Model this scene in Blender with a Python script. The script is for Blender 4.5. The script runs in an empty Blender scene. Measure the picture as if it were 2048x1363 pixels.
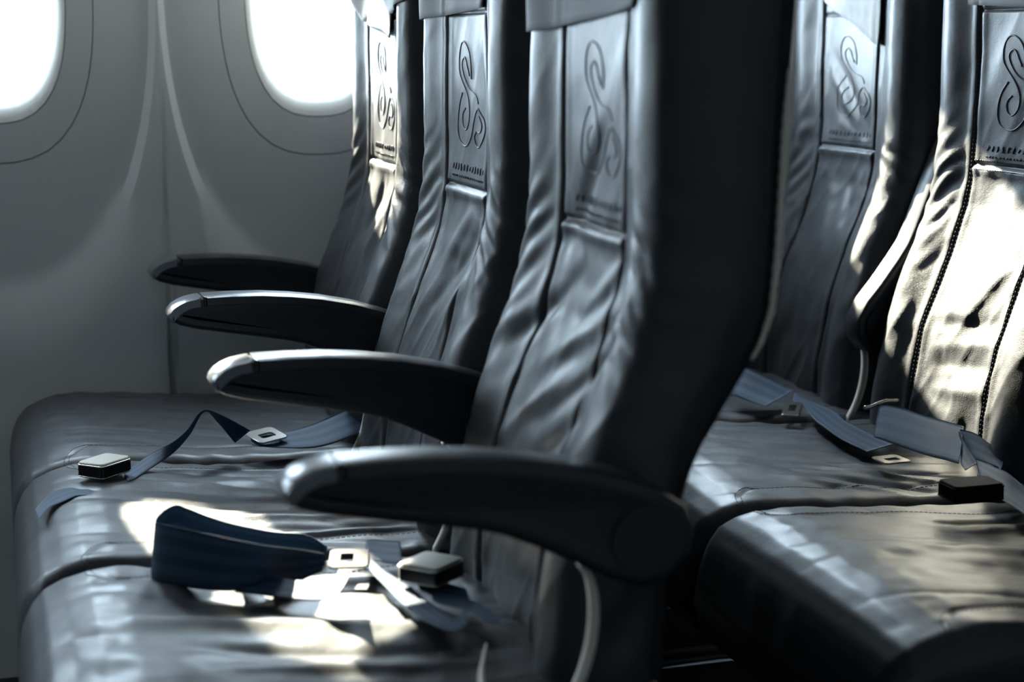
import bpy, math, random
import numpy as np
from mathutils import Vector, Matrix

scene = bpy.context.scene
H = 0.63            # armrest tip height above the cabin floor
SP = 0.485          # seat to seat
PITCH = 0.758       # row to row
WALL = 1.494        # window wall
WIN0, WINP = 0.300, 0.508
ROW_X = [0.0, PITCH]

# ------------------------------------------------------------------ camera
cam_d = bpy.data.cameras.new('camera')
cam = bpy.data.objects.new('camera', cam_d)
scene.collection.objects.link(cam)
scene.camera = cam
cam_d.sensor_width = 36.0
cam_d.lens = 3535.5 / 2048 * 36.0
cam_d.clip_start = 0.02
yaw, pit, rol = 0.28, 0.1707, -0.0108
fw = Vector((math.sin(yaw) * math.cos(pit), math.cos(yaw) * math.cos(pit), -math.sin(pit)))
rt = Vector((math.cos(yaw), -math.sin(yaw), 0))
up = rt.cross(fw)
r2 = math.cos(rol) * rt + math.sin(rol) * up
u2 = -math.sin(rol) * rt + math.cos(rol) * up
M = Matrix((r2, u2, -fw)).transposed().to_4x4()
M.translation = Vector((-0.2035, -1.3738, 0.358 + H))
cam.matrix_world = M
cam_d.dof.use_dof = True
cam_d.dof.focus_distance = 2.28
cam_d.dof.aperture_fstop = 3.9

# ------------------------------------------------------------------ daylight
world = bpy.data.worlds.new('world')
scene.world = world
world.use_nodes = True
bg = world.node_tree.nodes['Background']
bg.inputs['Color'].default_value = (0.68, 0.84, 1.0, 1)
bg.inputs['Strength'].default_value = 43.0

sun_d = bpy.data.lights.new('sun', 'SUN')
sun = bpy.data.objects.new('sun', sun_d)
scene.collection.objects.link(sun)
sun_d.energy = 66.0
sun_d.color = (1.0, 0.90, 0.70)
sun_d.angle = math.radians(1.2)
sun_dir = Vector((0.225, -1.0, -0.56)).normalized()
sun.rotation_euler = sun_dir.to_track_quat('-Z', 'Y').to_euler()
sun.location = (0, 4, 4)

vs = scene.view_settings
vs.view_transform = 'Standard'
vs.look = 'None'
vs.exposure = 0.0
vs.gamma = 1.0
vs.use_curve_mapping = False
scene.cycles.max_bounces = 8
scene.cycles.diffuse_bounces = 5
scene.cycles.glossy_bounces = 4
scene.cycles.sample_clamp_indirect = 6.0
scene.cycles.caustics_reflective = False
scene.cycles.caustics_refractive = False

# ------------------------------------------------------------------ materials
def mat(name, col, rough=0.5, metal=0.0, spec=0.5, bump=None, coat=0.0, coat_rough=0.3, mottled=None, sheen=0.0):
    m = bpy.data.materials.new(name)
    m.use_nodes = True
    nt = m.node_tree
    p = nt.nodes['Principled BSDF']
    p.inputs['Base Color'].default_value = (*col, 1)
    p.inputs['Roughness'].default_value = rough
    p.inputs['Metallic'].default_value = metal
    p.inputs['Specular IOR Level'].default_value = spec
    p.inputs['Coat Weight'].default_value = coat
    p.inputs['Coat Roughness'].default_value = coat_rough
    p.inputs['Sheen Weight'].default_value = sheen
    tc = nt.nodes.new('ShaderNodeTexCoord')
    if bump:
        last = None
        for kind, scale, strength, dist in bump:
            if kind == 'noise':
                n = nt.nodes.new('ShaderNodeTexNoise'); n.inputs['Scale'].default_value = scale
                n.inputs['Detail'].default_value = 4; out = n.outputs['Fac']
            else:
                n = nt.nodes.new('ShaderNodeTexVoronoi'); n.inputs['Scale'].default_value = scale
                n.feature = 'DISTANCE_TO_EDGE'; out = n.outputs['Distance']
            nt.links.new(tc.outputs['Object'], n.inputs['Vector'])
            b = nt.nodes.new('ShaderNodeBump')
            b.inputs['Strength'].default_value = strength
            b.inputs['Distance'].default_value = dist
            nt.links.new(out, b.inputs['Height'])
            if last: nt.links.new(last.outputs['Normal'], b.inputs['Normal'])
            last = b
        nt.links.new(last.outputs['Normal'], p.inputs['Normal'])
    if mottled:
        n = nt.nodes.new('ShaderNodeTexNoise'); n.inputs['Scale'].default_value = mottled[0]
        n.inputs['Detail'].default_value = 5
        mr = nt.nodes.new('ShaderNodeMapRange')
        mr.inputs['From Min'].default_value = 0.35; mr.inputs['From Max'].default_value = 0.65
        mr.inputs['To Min'].default_value = rough - mottled[1]; mr.inputs['To Max'].default_value = rough + mottled[1]
        nt.links.new(tc.outputs['Object'], n.inputs['Vector'])
        nt.links.new(n.outputs['Fac'], mr.inputs['Value'])
        nt.links.new(mr.outputs['Result'], p.inputs['Roughness'])
    return m

LEATHER = mat('seat_leather', (0.017, 0.019, 0.025), 0.62, 0, 0.4,
              [('voronoi', 420, 0.35, 0.0014), ('noise', 26, 0.30, 0.006), ('noise', 90, 0.30, 0.0016)], mottled=(24, 0.07), coat=.62, coat_rough=.37)
SHELL = mat('dark_plastic_shell', (0.010, 0.011, 0.014), 0.55, 0, 0.3)
ARM = mat('armrest_plastic', (0.016, 0.018, 0.023), 0.42, 0, 0.5, [('noise', 900, 0.1, 0.0005)])
PAD = mat('armrest_pad', (0.022, 0.025, 0.032), 0.33, 0, 0.6, [('noise', 600, 0.12, 0.0006)])
CAP = mat('armrest_end_cap', (0.16, 0.165, 0.18), 0.28, 0.35, 0.6)
CREAM = mat('cream_trim', (0.82, 0.76, 0.66), 0.45)
THREAD = mat('stitching_thread', (0.035, 0.04, 0.05), 0.7)
CHROME = mat('buckle_metal', (0.62, 0.58, 0.52), 0.22, 1.0)
BUCKLE_SIDE = mat('buckle_side', (0.045, 0.042, 0.045), 0.18, 0.8)
PLATE = mat('buckle_plate', (0.50, 0.47, 0.40), 0.42, 0.35)
BLACKPL = mat('black_plastic', (0.008, 0.008, 0.010), 0.75, 0, 0.08)
BRONZE = mat('dull_tongue_metal', (0.07, 0.055, 0.04), 0.5, 0.9)
CLOTH = mat('headrest_cloth', (0.62, 0.62, 0.62), 0.9, 0, 0.2, [('noise', 700, 0.25, 0.001)])
WALLM = mat('wall_plastic', (0.56, 0.57, 0.55), 0.55, 0, 0.4, [('noise', 900, 0.08, 0.0004)])
GROOVE = mat('wall_seam_gasket', (0.16, 0.17, 0.18), 0.7)
REVEAL = mat('window_reveal', (0.80, 0.79, 0.70), 0.5)
CARPET = mat('cabin_carpet', (0.020, 0.022, 0.030), 0.95, 0, 0.1, [('noise', 500, 0.6, 0.003)])
CEIL = mat('ceiling_panel', (0.35, 0.35, 0.35), 0.6)
STEEL = mat('seat_frame_metal', (0.10, 0.10, 0.11), 0.4, 0.8)

def webbing_mat():
    m = mat('belt_webbing', (0.04, 0.08, 0.15), 0.62, 0, 0.35)
    nt = m.node_tree; p = nt.nodes['Principled BSDF']
    uv = nt.nodes.new('ShaderNodeUVMap'); uv.uv_map = 'UVMap'
    sx = nt.nodes.new('ShaderNodeSeparateXYZ')
    nt.links.new(uv.outputs['UV'], sx.inputs['Vector'])
    mu = nt.nodes.new('ShaderNodeMath'); mu.operation = 'MULTIPLY'; mu.inputs[1].default_value = math.pi * 6
    si = nt.nodes.new('ShaderNodeMath'); si.operation = 'SINE'
    gt = nt.nodes.new('ShaderNodeMapRange')
    gt.inputs['From Min'].default_value = -0.25; gt.inputs['From Max'].default_value = 0.25
    nt.links.new(sx.outputs['X'], mu.inputs[0]); nt.links.new(mu.outputs[0], si.inputs[0])
    nt.links.new(si.outputs[0], gt.inputs['Value'])
    mx = nt.nodes.new('ShaderNodeMix'); mx.data_type = 'RGBA'
    mx.inputs['A'].default_value = (0.028, 0.055, 0.10, 1)
    mx.inputs['B'].default_value = (0.050, 0.088, 0.145, 1)
    nt.links.new(gt.outputs['Result'], mx.inputs['Factor'])
    nt.links.new(mx.outputs['Result'], p.inputs['Base Color'])
    wv = nt.nodes.new('ShaderNodeTexWave'); wv.inputs['Scale'].default_value = 60
    wv.bands_direction = 'Y'
    nt.links.new(uv.outputs['UV'], wv.inputs['Vector'])
    b = nt.nodes.new('ShaderNodeBump'); b.inputs['Strength'].default_value = 0.25; b.inputs['Distance'].default_value = 0.0006
    nt.links.new(wv.outputs['Fac'], b.inputs['Height']); nt.links.new(b.outputs['Normal'], p.inputs['Normal'])
    return m
WEB = webbing_mat()

def glass_mat():
    m = bpy.data.materials.new('window_glass'); m.use_nodes = True
    nt = m.node_tree; nt.nodes.clear()
    o = nt.nodes.new('ShaderNodeOutputMaterial'); t = nt.nodes.new('ShaderNodeBsdfTransparent')
    g = nt.nodes.new('ShaderNodeBsdfGlossy'); g.inputs['Roughness'].default_value = 0.05
    x = nt.nodes.new('ShaderNodeMixShader'); x.inputs[0].default_value = 0.05
    t.inputs['Color'].default_value = (0.96, 0.98, 0.98, 1)
    nt.links.new(t.outputs[0], x.inputs[1]); nt.links.new(g.outputs[0], x.inputs[2]); nt.links.new(x.outputs[0], o.inputs[0])
    return m
GLASS = glass_mat()

# ------------------------------------------------------------------ mesh helpers
COL = scene.collection
def obj(name, verts, faces, m, parent=None, smooth=True, uvs=None, bevel=0, autosmooth=None):
    me = bpy.data.meshes.new(name)
    me.from_pydata([tuple(map(float, v)) for v in verts], [], faces)
    me.validate()
    me.materials.append(m)
    if smooth:
        me.polygons.foreach_set('use_smooth', [True] * len(me.polygons))
    if autosmooth:
        me.set_sharp_from_angle(angle=autosmooth)
    if uvs is not None:
        l = me.uv_layers.new(name='UVMap')
        for lp in me.loops:
            l.data[lp.index].uv = uvs[lp.vertex_index]
    me.update()
    o = bpy.data.objects.new(name, me)
    COL.objects.link(o)
    if parent: o.parent = parent
    if bevel:
        b = o.modifiers.new('bevel', 'BEVEL'); b.width = bevel; b.segments = 3; b.limit_method = 'ANGLE'
        b.angle_limit = math.radians(40)
    return o

def tag(o, label=None, cat=None, group=None, kind=None):
    if label: o['label'] = label
    if cat: o['category'] = cat
    if group: o['group'] = group
    if kind: o['kind'] = kind
    return o

def empty(name, loc):
    o = bpy.data.objects.new(name, None)
    COL.objects.link(o); o.location = loc
    o.empty_display_size = 0.05
    return o

class MB:
    def __init__(s): s.v = []; s.f = []
    def add(s, vs, fs):
        b = len(s.v); s.v += [tuple(v) for v in vs]; s.f += [tuple(i + b for i in f) for f in fs]
    def box(s, x0, x1, y0, y1, z0, z1):
        s.add([(x0,y0,z0),(x1,y0,z0),(x1,y1,z0),(x0,y1,z0),(x0,y0,z1),(x1,y0,z1),(x1,y1,z1),(x0,y1,z1)],
              [(0,3,2,1),(4,5,6,7),(0,1,5,4),(1,2,6,5),(2,3,7,6),(3,0,4,7)])
    def tube(s, pts, r, n=8, closed=False, rz=None):
        pts = [Vector(p) for p in pts]; N = len(pts); rings = []
        prev = None
        for i, p in enumerate(pts):
            if closed: t = pts[(i+1) % N] - pts[i-1]
            else: t = pts[min(i+1, N-1)] - pts[max(i-1, 0)]
            if t.length < 1e-9: t = Vector((0, 0, 1))
            t.normalize()
            if prev is None:
                a = Vector((0, 0, 1)) if abs(t.z) < .9 else Vector((1, 0, 0))
                prev = (a - t * a.dot(t)).normalized()
            prev = (prev - t * prev.dot(t))
            if prev.length < 1e-6: prev = t.orthogonal()
            prev.normalize(); q = t.cross(prev)
            rr = r[i] if hasattr(r, '__len__') else r
            rings.append([p + (prev * math.cos(2*math.pi*k/n) + q * math.sin(2*math.pi*k/n)) * rr for k in range(n)])
        vs = [v for rg in rings for v in rg]; fs = []
        for i in range(N if closed else N - 1):
            j = (i + 1) % N
            for k in range(n): fs.append((i*n+k, i*n+(k+1) % n, j*n+(k+1) % n, j*n+k))
        if not closed:
            fs.append(tuple(range(n))[::-1]); fs.append(tuple((N-1)*n + k for k in range(n)))
        s.add(vs, fs)
    def prism(s, poly, y0, y1):
        n = len(poly)
        s.add([(x, y0, z) for x, z in poly] + [(x, y1, z) for x, z in poly],
              [tuple(range(n)), tuple(range(n, 2*n))[::-1]] + [(i, i+n, (i+1) % n + n, (i+1) % n) for i in range(n)])
    def build(s, name, m, parent=None, **k): return obj(name, s.v, s.f, m, parent, **k)

def catmull(P, n=6):
    P = [np.array(p, float) for p in P]
    if len(P) < 3: return [P[0] + (P[-1]-P[0]) * t for t in np.linspace(0, 1, n+1)]
    Q = [2*P[0]-P[1]] + P + [2*P[-1]-P[-2]]; out = []
    for i in range(1, len(Q)-2):
        for t in np.linspace(0, 1, n, endpoint=False):
            a, b, c, d = Q[i-1], Q[i], Q[i+1], Q[i+2]
            out.append(.5*((2*b) + (c-a)*t + (2*a-5*b+4*c-d)*t*t + (3*b-a-3*c+d)*t**3))
    out.append(P[-1]); return out

def vnoise(x, y, seed):
    rs = np.random.RandomState(seed); T = rs.rand(64, 64)
    xi = np.floor(x).astype(int); yi = np.floor(y).astype(int); fx = x - xi; fy = y - yi
    fx = fx*fx*fx*(fx*(fx*6-15)+10); fy = fy*fy*fy*(fy*(fy*6-15)+10)
    g = lambda a, b: T[a % 64, b % 64]
    return ((g(xi, yi)*(1-fx)+g(xi+1, yi)*fx)*(1-fy) + (g(xi, yi+1)*(1-fx)+g(xi+1, yi+1)*fx)*fy)*2-1

def folds(u, z, lst):
    d = np.zeros_like(u)
    for u0, z0, u1, z1, w, a in lst:
        dx, dz = u1-u0, z1-z0; L = math.hypot(dx, dz)
        t = ((u-u0)*dx + (z-z0)*dz)/L; p = ((u-u0)*-dz + (z-z0)*dx)/L
        p = p + 0.12*w*np.sin(t/L*5)
        e = np.clip(t/L, 0, 1)
        d += a*np.exp(-(p/w)**2)*np.sin(np.pi*np.clip(t/L*.98+.01, 0, 1))**.7*((t > 0) & (t < L))
    return d
sstep = lambda a, b, x: np.clip((x-a)/(b-a), 0, 1)**2*(3-2*np.clip((x-a)/(b-a), 0, 1))
WALL_FILL = 10  # power of the added fill lamp for the window wall
# ------------------------------------------------------------------ cabin shell
XA, XB = -2.26, 3.372       # 11 window bays
NW = range(-4, 6)
SHIFT = .08       # wider joint: unseen aft windows moved so sun reaches the rear backrest
def bay_x(k): return WIN0+WINP*k+(SHIFT if k > 0 else 0)
def wall_y(z):              # left wall section, curving inwards above and below
    return WALL - .16*max(0, z-.42)**1.6 - .035*max(0, .12-z) - .25*max(0, -.25-z)**1.5
def rrect(hw, hh, r, n=64):
    pts = []
    for i in range(n):
        a = 2*math.pi*i/n+math.pi/4
        c, s = math.cos(a), math.sin(a)
        p = 2.0 if r is None else r
        d = (abs(c/hw)**p+abs(s/hh)**p)**(-1/p)
        pts.append((c*d, s*d))
    return pts
WZC = .447
RINGS = [  # half width, half height, exponent, offset towards the cabin
 (.1000, .1885, 2.75, -.013), (.1045, .1945, 2.75, -.0065), (.1110, .207, 2.7, -.0015), (.1148, .2135, 2.7, .0), (.1151, .2140, 2.7, -.0022), (.1160, .2152, 2.7, -.0022), (.1163, .2157, 2.7, .0),
 (.135, .240, 2.65, .0), (.1562, .2750, 2.6, .0), (.1565, .2754, 2.6, -.0024), (.1576, .2768, 2.6, -.0024), (.1579, .2772, 2.6, .0),
 (.19, .34, 2.4, -.001), (.215, .40, 2.3, -.0025), (.232, .45, 2.2, -.0045), (.242, .48, 2.2, -.004), (.252, .515, 2.2, .006)]
def bay(side, xc, vs, fs, gv, gf):
    sg = 1 if side > 0 else -1
    n = 64
    base = len(vs); rings = []
    for hw, hh, p, off in RINGS:
        ring = []
        for x, z in rrect(hw, hh, p, n):
            zz = WZC+z
            y = wall_y(zz)-off
            ring.append((xc+x, y if sg > 0 else CW-y, zz+H))
        rings.append(ring)
    # outer rectangle: radial clip to cell
    z0, z1 = -H, 1.05; hw = WINP/2
    ring = []
    for i in range(n):
        a = 2*math.pi*i/n+math.pi/4; c, s = math.cos(a), math.sin(a)
        x, z = RECT[i]
        yy = wall_y(WZC+z)-.0068
        ring.append((xc+x, yy if sg > 0 else CW-yy, WZC+z+H))
    for f in (.35, .7):
        pass
    last = rings[-1]
    for f in (.15, .5):
        mid = []
        for i in range(n):
            x = last[i][0]*(1-f)+ring[i][0]*f; z = last[i][2]*(1-f)+ring[i][2]*f
            yy = wall_y(z-H)-.0066
            mid.append((x, yy if sg > 0 else CW-yy, z))
        rings.append(mid)
    rings.append(ring)
    for r in rings: vs += r
    for q in range(len(rings)-1):
        for i in range(n):
            a = base+q*n+i; b = base+q*n+(i+1) % n
            f = (a, b, b+n, a+n)
            f = f if sg > 0 else f[::-1]
            if q in (4, 9): gf.append(f)
            else: fs.append(f)
CW = -.56      # mirror sum: right wall y = CW - left wall y
def rect_pts(n):
    hw = WINP/2; up_, dn = 1.05-WZC, WZC+H
    corners = [(hw, up_), (-hw, up_), (-hw, -dn), (hw, -dn)]
    pts = []
    for q in range(4):
        a, b = corners[q], corners[(q+1) % 4]
        for i in range(n//4):
            t = i/(n//4)
            pts.append((a[0]+(b[0]-a[0])*t, a[1]+(b[1]-a[1])*t))
    return pts
RECT = rect_pts(64)
wi = 0
for side, nm in ((1, 'wall_left'), (-1, 'wall_right')):
    vs, fs, gf = [], [], []
    xs = []
    for k in NW:
        xc = bay_x(k); xs.append(xc)
        bay(side, xc, vs, fs, None, gf)
    b0 = len(vs); xj = WIN0+WINP/2
    zj = np.linspace(-H, 1.05, 40)
    for x in (xj, xj+SHIFT):
        for z in zj:
            y = wall_y(z)-.0068; vs.append((x, y if side > 0 else CW-y, z+H))
    for i in range(39):
        f = (b0+i, b0+i+1, b0+40+i+1, b0+40+i); fs.append(f if side > 0 else f[::-1])
    o = obj(nm, vs, fs+gf, WALLM, None, autosmooth=math.radians(28))
    o.data.materials.append(GROOVE)
    if len(o.data.polygons) == len(fs)+len(gf):
        for p in o.data.polygons[len(fs):]: p.material_index = 1
    o.modifiers.new('weld', 'WELD').merge_threshold = .0008
    tag(o, kind='structure')
    for xc in xs:
        wi += 1
        sg = side
        yw = WALL if sg > 0 else CW-WALL
        vs2, fs2 = [], []
        prof = [(.1005, .1891, .0128), (.0995, .1878, .015), (.0975, .1852, .022), (.0955, .1830, .030), (.0950, .1825, .034), (.0950, .1825, .070), (.118, .21, .070), (.118, .21, .03)]
        n = 64
        for hw, hh, d in prof:
            for x, z in rrect(hw, hh, 2.75, n):
                y = wall_y(WZC+z)+d
                vs2.append((xc+x, y if sg > 0 else CW-y, WZC+z+H))
        for q in range(len(prof)-1):
            for i in range(n):
                a = q*n+i; b = q*n+(i+1) % n; f = (b, a, a+n, b+n)
                fs2.append(f if sg > 0 else f[::-1])
        w = obj('window_%d' % wi, vs2, fs2, REVEAL, None, autosmooth=math.radians(60))
        tag(w, kind='structure')
        vs3 = []
        for d in (.050, .053):
            for x, z in rrect(.0952, .1827, 2.75, n):
                y = wall_y(WZC+z)+d; vs3.append((xc+x, y if sg > 0 else CW-y, WZC+z+H))
        obj('window_pane', vs3, [tuple(range(n)), tuple(range(n, 2*n))[::-1]]+[(i, i+n, (i+1) % n+n, (i+1) % n) for i in range(n)], GLASS, w, smooth=False)
        if sg > 0:
            pd = bpy.data.lights.new('window_portal', 'AREA'); pd.shape = 'RECTANGLE'; pd.size = .26; pd.size_y = .42
            po = bpy.data.objects.new('window_portal', pd); COL.objects.link(po); pd.cycles.is_portal = True
            po.location = (xc, yw+sg*.085, WZC+H)
            po.rotation_euler = (math.radians(-90 if sg > 0 else 90), 0, 0)
            tag(po, kind='structure')
        else:   # unseen blinds, added to shut out daylight and darken the right side
            sm = MB(); sv = []
            for d in (.036, .040):
                for x, z in rrect(.0957, .1832, 2.75, n): sv.append((xc+x, CW-(wall_y(WZC+z)+d), WZC+z+H))
            obj('window_blind', sv, [tuple(range(n)), tuple(range(n, 2*n))[::-1]]+[(i, i+n, (i+1) % n+n, (i+1) % n) for i in range(n)], REVEAL, w, smooth=False)
# opaque outer skin strips so daylight only enters by the windows
x0, x1 = bay_x(NW[0])-WINP/2, bay_x(NW[-1])+WINP/2
YL, YR = WALL+.12, CW-WALL-.12
mb = MB()
for sg in (1, -1):
    ya, yb = (wall_y(.2)+.075, YL) if sg > 0 else (YR, CW-wall_y(.2)-.075)
    mb.box(x0, x1, ya, yb, 0, WZC-.198+H); mb.box(x0, x1, ya, yb, WZC+.198+H, 1.72)
    ks = list(NW)
    for k in ks:
        xc = bay_x(k)
        mb.box(xc+.110, bay_x(k+1)-.110 if k != ks[-1] else x1, ya, yb, WZC-.20+H, WZC+.20+H)
    mb.box(x0, bay_x(ks[0])-.110, ya, yb, WZC-.20+H, WZC+.20+H)
tag(mb.build('wall_outer_skin', CEIL, smooth=False), kind='structure')
mb = MB(); mb.box(x0, x1, YR, YL, -.04, 0); tag(mb.build('floor', CARPET, smooth=False), kind='structure')
# ceiling: arch
vs, fs = [], []
n = 24
for x in (x0, x1):
    for i in range(n+1):
        a = math.pi*i/n; vs.append((x, CW/2+(YL-YR)/2*math.cos(a), 1.66+.55*math.sin(a)))
for x in (x0, x1):
    for i in range(n+1):
        a = math.pi*i/n; vs.append((x, CW/2+((YL-YR)/2+.04)*math.cos(a), 1.66+.59*math.sin(a)))
m = n+1
for i in range(n):
    fs.append((i, i+1, m+i+1, m+i)); fs.append((2*m+i+1, 2*m+i, 3*m+i, 3*m+i+1))
tag(obj('ceiling', vs, fs, CEIL, None), kind='structure')
for nm, xa, xb in (('wall_front', x0-.05, x0), ('wall_back', x1, x1+.05)):
    mb = MB(); mb.box(xa, xb, YR-.06, YL+.06, -.04, 2.3); tag(mb.build(nm, CEIL, smooth=False), kind='structure')
# unseen fill lamp and trim above the left windows, added to brighten the wall
y = WALL-.10
mb = MB(); mb.box(x0+.05, x1-.05, y-.02, WALL-.02, 1.455, 1.475)
tag(mb.build('trim_1', REVEAL, smooth=False), kind='structure')
ld = bpy.data.lights.new('cove_light', 'AREA'); ld.shape = 'RECTANGLE'; ld.size = x1-x0-.2; ld.size_y = .04
ld.energy = WALL_FILL; ld.color = (.86, .93, 1.0)
lo = bpy.data.objects.new('cove_light', ld); COL.objects.link(lo)
lo.location = (0.5*(x0+x1), y, 1.452); tag(lo, kind='structure')
# ------------------------------------------------------------------ seats
PZ = [-.30, -.24, -.19, -.15, -.10, -.05, 0, .03, .06, .09, .12, .15, .18, .22, .30, .39, .47, .55, .60]
PX = [.252, .250, .252, .256, .264, .275, .291, .302, .314, .326, .336, .342, .345, .347, .348, .349, .353, .362, .372]
RZ = [-.30, -.10, -.03, 0, .03, .067, .09, .12, .17, .28, .386, .60]
RX = [.330, .340, .357, .371, .390, .413, .427, .437, .442, .447, .455, .462]
def front_x(u, z, seed, fl):
    x = np.interp(z, PZ, PX)
    a = np.abs(u)
    # bucket flanks swell forward, edges roll back
    x = x - .015*np.exp(-((a-.160)/.036)**2) + .020*np.clip((a-.185)/.02, 0, 1)**2
    # seams
    vs_ = sstep(-.30, -.15, z)
    x = x + .0045*np.exp(-((a-.0955)/.0028)**2)*vs_
    x = x - .0022*np.exp(-((a-.105)/.006)**2) - .0018*np.exp(-((a-.086)/.006)**2)
    inp = (a < .093)
    x = x + .0040*np.exp(-((z-.176)/.0028)**2)*inp - .0025*np.exp(-((z-.168)/.005)**2)*inp
    x = x + .0030*np.exp(-((z-.386)/.0025)**2)*inp
    # leather waves
    r = .6
    uu = u*math.cos(r)+z*math.sin(r); vv = -u*math.sin(r)+z*math.cos(r)
    amp = .5+.8*sstep(.25, .05, z)
    n1 = vnoise(uu*20+3, vv*8, seed)
    n2 = vnoise(u*34+9, z*24+5, seed+1)
    n3 = vnoise(uu*55, vv*22, seed+2)
    x = x + amp*(.0026*n1 + .0010*n2 + .00035*n3) - amp*.0014*(1-np.abs(vnoise(uu*26, vv*6+7, seed+5)))**3
    # gathers on the flanks at the waist
    g = np.exp(-((z-.14)/.075)**2)*sstep(.10, .15, a)
    x = x + .0018*g*np.sin((z*np.where(u > 0, 1, 1)+.9*(a-.1))*175+seed+2*vnoise(u*20, z*20, seed+3))
    if fl: x = x + folds(u, z, fl)
    return x

US = sorted(set([round(v, 5) for v in np.linspace(-.205, .205, 93)] +
                [s*(.0955+d) for s in (-1, 1) for d in (-.006, -.003, -.0015, 0, .0015, .003, .006)]))
ZS = sorted(set([round(v, 5) for v in np.linspace(-.30, .60, 190)] +
                [c+d for c in (.176, .386) for d in (-.006, -.003, -.0015, 0, .0015, .003, .006)]))

def backrest(parent, seed, fl, label=None):
    us = np.array(US); zs = np.array(ZS); U, Z = np.meshgrid(us, zs)
    X = front_x(U, Z, seed, fl)
    nu = len(us); verts = []; faces = []
    ring = nu + 2*7 + 9
    for i, z in enumerate(zs):
        rx = np.interp(z, RZ, RX); row = [(X[i, j], us[j], z+H) for j in range(nu)]
        def side(sgn, x0):
            wob = [.0030*float(vnoise(np.array([z*22+k*.7]), np.array([k*1.3+sgn]), seed+7)[0])*sstep(.3, .1, z) for k in range(7)]
            pts = []
            for k, t in enumerate((.12, .28, .45, .62, .78, .9, .97)):
                bulge = .006*math.sin(math.pi*t)
                pts.append((x0+(rx-x0)*t, sgn*(.2065+bulge+wob[k]-(.010 if t > .95 else 0)-(.002 if t > .85 else 0)), z+H))
            return pts
        row += side(1, X[i, -1])
        row += [(rx+.004, .185-.37*k/8, z+H) for k in range(9)]
        row += side(-1, X[i, 0])[::-1]
        verts += row
    R = len(zs)
    n = ring
    for i in range(R-1):
        for k in range(n):
            a = i*n+k; b = i*n+(k+1) % n
            faces.append((b, a, a+n, b+n))
    # domed top
    c = [np.array(v) for v in verts[(R-1)*n:]]
    cen = sum(c)/n
    last = (R-1)*n
    for s_, dz in ((.93, .012), (.80, .022), (.5, .028)):
        st = len(verts)
        verts += [tuple(cen+(p-cen)*s_+np.array((0, 0, dz))) for p in c]
        for k in range(n): faces.append((last+(k+1) % n, last+k, st+k, st+(k+1) % n))
        last = st
    faces.append(tuple(last+k for k in range(n)))
    faces.append(tuple(range(n))[::-1])
    o = obj('backrest', verts, faces, LEATHER, parent)
    if label: o['label'] = label
    return o

EMB = [[(-0.0235, 0.3074), (-0.0227, 0.322), (-0.0145, 0.3386), (0.0017, 0.3491), (0.0186, 0.3518), (0.0311, 0.3465), (0.0389, 0.334), (0.0373, 0.318), (0.0266, 0.3074), (0.0101, 0.2961), (-0.0045, 0.2837), (-0.0121, 0.2702), (-0.0096, 0.2563), (0.0011, 0.2477), (0.0115, 0.2457), (0.0215, 0.2507), (0.0245, 0.2592), (0.0205, 0.2668), (0.0099, 0.2717)], [(-0.0145, 0.311), (-0.005, 0.3207), (0.0029, 0.3301), (0.0121, 0.3332), (0.0219, 0.3278), (0.0207, 0.3193), (0.011, 0.3088), (-0.0045, 0.2985), (-0.0226, 0.2927), (-0.0431, 0.2897), (-0.0542, 0.2852), (-0.0595, 0.2787)], [(0.0225, 0.29), (0.0372, 0.2781), (0.0471, 0.2626), (0.0492, 0.244), (0.0411, 0.2324), (0.0239, 0.2268), (0.0041, 0.2259), (-0.0133, 0.2331), (-0.0273, 0.2444), (-0.0346, 0.2553), (-0.0416, 0.2639), (-0.051, 0.271), (-0.0584, 0.2727), (-0.0685, 0.2671), (-0.0816, 0.2594), (-0.0866, 0.2493), (-0.0806, 0.2387), (-0.0689, 0.2298), (-0.0575, 0.2264), (-0.0463, 0.2296), (-0.0401, 0.2366), (-0.0403, 0.2404), (-0.0496, 0.2459)], [(-0.0513, 0.2466), (-0.0609, 0.2446), (-0.069, 0.2468), (-0.0725, 0.2528), (-0.0673, 0.2587), (-0.0603, 0.2643)]]
def fx1(u, z, seed, fl): return float(front_x(np.array([float(u)]), np.array([float(z)]), seed, fl)[0])

def emblem(parent, seed, fl):
    mb = MB()
    for c in EMB:
        pts = catmull([(0, u*.86, z) for u, z in c], 4)
        mb.tube([(fx1(p[1], p[2], seed, fl)-.0001, p[1], p[2]+H) for p in pts], .0012, 6)
    mb.build('embossed_emblem', LEATHER, parent)
    mb = MB(); rs = random.Random(5)
    for row, (zc, u0, u1, n, h) in enumerate(((.199, .062, -.076, 12, .0085), (.1875, .064, -.076, 18, .0026))):
        for k in range(n):
            u = u0+(u1-u0)*k/(n-1); h2 = h*(.55+.45*rs.random())
            sl = -.0022
            mb.tube([(fx1(u+sl*t, zc+h2*(t-.5), seed, fl)-.0006, u+sl*t+.001*math.sin(t*6+k), zc+h2*(t-.5)+H) for t in (0, .35, .7, 1)], .00075, 5)
    mb.build('embossed_lettering', LEATHER, parent)

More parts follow.
